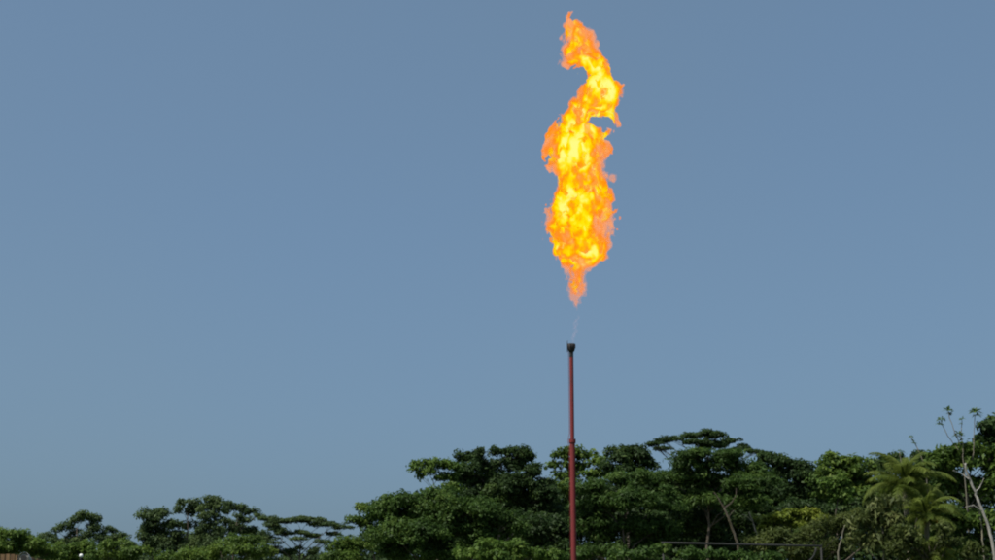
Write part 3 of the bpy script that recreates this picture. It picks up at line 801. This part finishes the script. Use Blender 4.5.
def palm(label, Y, px, py, nf, L, seed, meshes, deads=0):
    rng = np.random.default_rng(seed)
    c = P(px, py, Y); org = Vector((c.x, Y, 0))
    root = empty('palm_tree', org, label, 'palm tree', 'palm trees among the bushes')
    H = c.z
    pts = [Vector((-.35 * (1 - i / 8) ** 2, .1 * math.sin(i), H * i / 8 - (.1 if i == 0 else 0))) for i in range(9)]
    MB().ring_loft(pts, [.26 if i == 0 else .17 - .004 * i for i in range(9)], 10).build('trunk', BARK['grey'], root, True)
    for i in range(nf):
        az = i * 2.39996 + rng.normal(0, .15)
        f_ = (i + .5) / nf
        tilt = 1.15 - 1.75 * f_ ** .9 + rng.normal(0, .08)        # first fronds upright, last ones hang
        o = add('frond', meshes[i % len(meshes)], root)
        o.location = (0, 0, H - .05 - .25 * f_)
        sc = L * rng.uniform(.85, 1.1) * (.8 + .25 * math.sin(PI * f_))
        o.rotation_euler = (0, -tilt, az); o.rotation_mode = 'XYZ'
        o.scale = (sc, sc, sc)
    for i in range(deads):
        o = add('dead_frond', DEADF, root)
        o.location = (0, 0, H - .3); az = DEAD_AZ[i % 3] + rng.normal(0, .1)
        o.rotation_euler = (0, .55 + .2 * i, az); o.scale = (L * .62,) * 3
        o['label'] = 'dry orange hanging frond'
    return root
PF = [frond_mesh('frond_%d' % i, 1.0, 30 + i, LEAF['palm'], 44, .018, .75 + .2 * i, .19) for i in range(3)]
DEADF = frond_mesh('dry_frond', 1.0, 77, LEAF['dead'], 26, .03, .9, .22)
DEAD_AZ = (-.45, -2.5, .5)
palm('tallest palm with upright arching fronds above the pale leaved shrub', 92, 905, 482, 24, 2.9, 5, PF)
palm('shorter palm with a dry orange frond hanging from it', 90, 926, 512, 22, 2.4, 9, PF, 2)
palm('small low palm with yellowing fronds under the shorter palm', 87, 930, 553, 22, 1.7, 12, PF, 1)

# ------------------------------------------------------------------ slender trees with leaf tufts
def tuft_mesh(seed, n=16, L=.42):
    rng = np.random.default_rng(seed)
    C, Nn = [], []
    u = rng.standard_normal((n, 3)); u[:, 2] = np.abs(u[:, 2]) * .8 - .15
    u /= np.linalg.norm(u, axis=1, keepdims=True)
    b = MB()
    V, Fq, T = [], [], []
    for i in range(n):
        d = Vector(u[i]); s = d.cross(Vector((0, 0, 1))).normalized() * L * .17
        e = d * L * rng.uniform(.8, 1.2) + Vector((0, 0, -.10))
        q = len(V); m_ = d * L * .55 + Vector((0, 0, .03))
        V += [d * .03, m_ + s, e, m_ - s]; Fq.append((q, q + 1, q + 2, q + 3)); T += [rng.uniform(.2, .7)] * 4
    me = bpy.data.meshes.new('leaf_tuft'); me.from_pydata([tuple(v) for v in V], [], Fq); me.update()
    me.materials.append(LEAF['mid'])
    me.attributes.new('tint', 'FLOAT', 'POINT').data.foreach_set('value', np.array(T, dtype=np.float32))
    return me
TUFT = [tuft_mesh(i) for i in range(3)]
def slender(label, Y, chains, tufts, name='slender_tree'):
    root = bare(name, label, Y, chains, 'grey', 'slender long stemmed trees')
    org = root.location
    for i, (x, y, s) in enumerate(tufts):
        p_ = P(x, y, Y)
        o = add('leaf_tuft', TUFT[i % 3], root); o.location = p_ - org; o.rotation_euler = (0, 0, i * 1.3); o.scale = (s, s, s)
    return root
slender('slender long stemmed tree with separate leaf tufts standing out against the sky', 96,
        [([(964, 470), (963, 455), (963, 445), (961, 436), (962, 420)], .8, .3), ([(960, 452), (955, 446), (948, 436), (941, 422)], .5, .3), ([(961, 446), (955, 434), (951, 422), (948, 412)], .45, .3), ([(972, 460), (974, 445), (974.5, 430), (975, 415)], .5, .3), ([(962, 440), (959, 435)], .3, .2)],
        [(941, 420, 1.0), (939.5, 424, .7), (948, 411, 1.1), (950, 414, .7), (962, 419, .6), (961, 424, .4), (959, 434, .95), (956, 436, .7), (975, 413, 1.25), (977, 416, .9), (973, 411, .7), (962.5, 436, .5)])
slender('thin leaning sapling with a small dark tuft above the tall palm', 97,
        [([(926, 470), (921, 456), (917, 447), (914, 442), (911, 437)], .6, .35)],
        [(911, 437, .55), (914, 443, .5), (913, 441, .4), (919, 452, .35)], 'sapling')
slender('short spiky sapling beside the tall palm crown', 97,
        [([(902, 470), (901, 460), (899.5, 452)], .6, .35)], [(899.5, 451, .5), (900, 454, .4)], 'sapling')

# ------------------------------------------------------------------ pipe gantry
def gantry():
    Y = 70.0; k = mpp(Y)
    a, b = P(661, 542.5, Y), P(822, 546, Y + .6)
    org = Vector(((a.x + b.x) / 2, Y, 0))
    root = empty('pipe_gantry', org, 'grey steel pipe gantry with a long level crossbar in front of the wood', 'gantry')
    MB().ring_loft([a - org, a.lerp(b, .33) - org, a.lerp(b, .66) - org, b - org], [.045] * 4, 12).build('crossbar', M_GANTRY, root, True)
    a2 = a + (b - a) * .012
    MB().ring_loft([Vector((a2.x, a2.y, 0)) - org, a2 - org - Vector((0, 0, .05))], [.045, .045], 12).build('post', M_DARK, root, True)
    b2 = b - (b - a) * .006
    MB().ring_loft([Vector((b2.x, b2.y, 0)) - org, b2 - org - Vector((0, 0, .05))], [.04, .04], 12).build('post', M_DARK, root, True)
    c = []
    for i in range(9):
        t_ = i / 8 * PI / 2
        c.append(P(816 - 21 * (1 - math.cos(t_)) , 547.6 + 18 * math.sin(t_), Y + .55) - org)
    c.append(Vector((c[-1].x, c[-1].y, 0)))
    MB().ring_loft(c, [.04] * 10, 8).build('curved_brace', M_GANTRY, root, True)
    for q in (a2, b2):
        MB().lathe([(0, .0), (.2, 0), (.2, .03), (0, .03)], 16, (q.x - org.x, q.y - org.y, 0)).build('base_plate', M_GANTRY, root)
gantry()

# ------------------------------------------------------------------ plank shed and lamp at the far left
def shed():
    Y = 47.0; k = mpp(Y)
    r = P(18, 554.5, Y); x1 = r.x; zt = r.z
    x0 = x1 - 4.2; D = 3.0
    root = empty('plank_shed', ((x0 + x1) / 2, Y, 0), 'weathered brown shed of upright planks at the edge of the trees', 'shed')
    ox, oy = (x0 + x1) / 2, Y
    rng = np.random.default_rng(4)
    MB().box((x0 - ox + .06, .06, 0), (x1 - ox - .06, D - .06, zt - .15)).build('wall', M_DARK, root)
    x = x0
    while x < x1 - .05:
        w_ = min(.145, x1 - x)
        dz = rng.uniform(-.03, .03); dyy = rng.uniform(-.006, .006)
        MB().box((x - ox, .02 + dyy, .03), (x + w_ - .022 - ox, .055 + dyy, zt + dz)).build('plank', M_WOOD, root)
        x += .147
    y = .06
    while y < D - .05:
        MB().box((x1 - ox - .055, y, .03), (x1 - ox - .02, y + .125, zt - .02 + rng.uniform(-.03, .03))).build('plank', M_WOOD, root)
        y += .147
    MB().box((x0 - ox - .1, .07, zt - .14), (x1 - ox - .07, D + .1, zt - .10)).build('roof', M_STEEL, root)
    # pale vent pipe closed by a near-black disc painted as its inner shade
    q = P(24, 558, Y - .3)
    vr = tag(empty('vent_pipe', (q.x, q.y, 0), 'pale pipe with a dark disc painted as the shade in its round mouth beside the plank shed', 'pipe'))
    vp = MB().ring_loft([(0.05, .5, 0), (.05, .5, q.z - .5), (.04, .46, q.z - .15), (0, .3, q.z - .03), (0, .0, q.z)], [.12, .12, .125, .13, .13], 16)
    vp.build('pipe', M_PVC, vr, True)
    MB().ring_loft([(0, .05, q.z), (0, -.03, q.z)], [.17, .17], 20, False).build('rim', M_PVC, vr, True)
    MB().ring_loft([(0, -.004, q.z), (0, -.012, q.z)], [.095, .095], 16).build('mouth', M_DARK, vr)  # solid dark disc, stands in for the shade inside the pipe
shed()

def lamp():
    Y = 56.0
    q = P(81, 555.5, Y)
    root = empty('street_lamp', (q.x, Y, 0), 'white globe lamp on a dark slim post before the bushes', 'street lamp')
    MB().ring_loft([(0, 0, 0), (0, 0, q.z - .12)], [.05, .03], 10).build('post', M_DARK, root, True)
    prof = [(0.07 * math.sin(PI * i / 12), q.z - .07 * math.cos(PI * i / 12)) for i in range(13)]
    prof[0] = (.0005, prof[0][1]); prof[-1] = (.0005, prof[-1][1])
    MB().lathe(prof, 20).build('globe', M_WHITE, root, True)
    MB().lathe([(0, q.z - .13), (.045, q.z - .13), (.05, q.z - .075), (0, q.z - .07)], 16).build('collar', M_DARK, root)
    MB().lathe([(0, 0), (.11, 0), (.11, .05), (.05, .12), (0, .12)], 16).build('foot', M_DARK, root)
lamp()
print('LEAVES', NLEAF[0], 'TRIS', sum(len(o.data.polygons) * 2 for o in bpy.data.objects if o.type == 'MESH'))
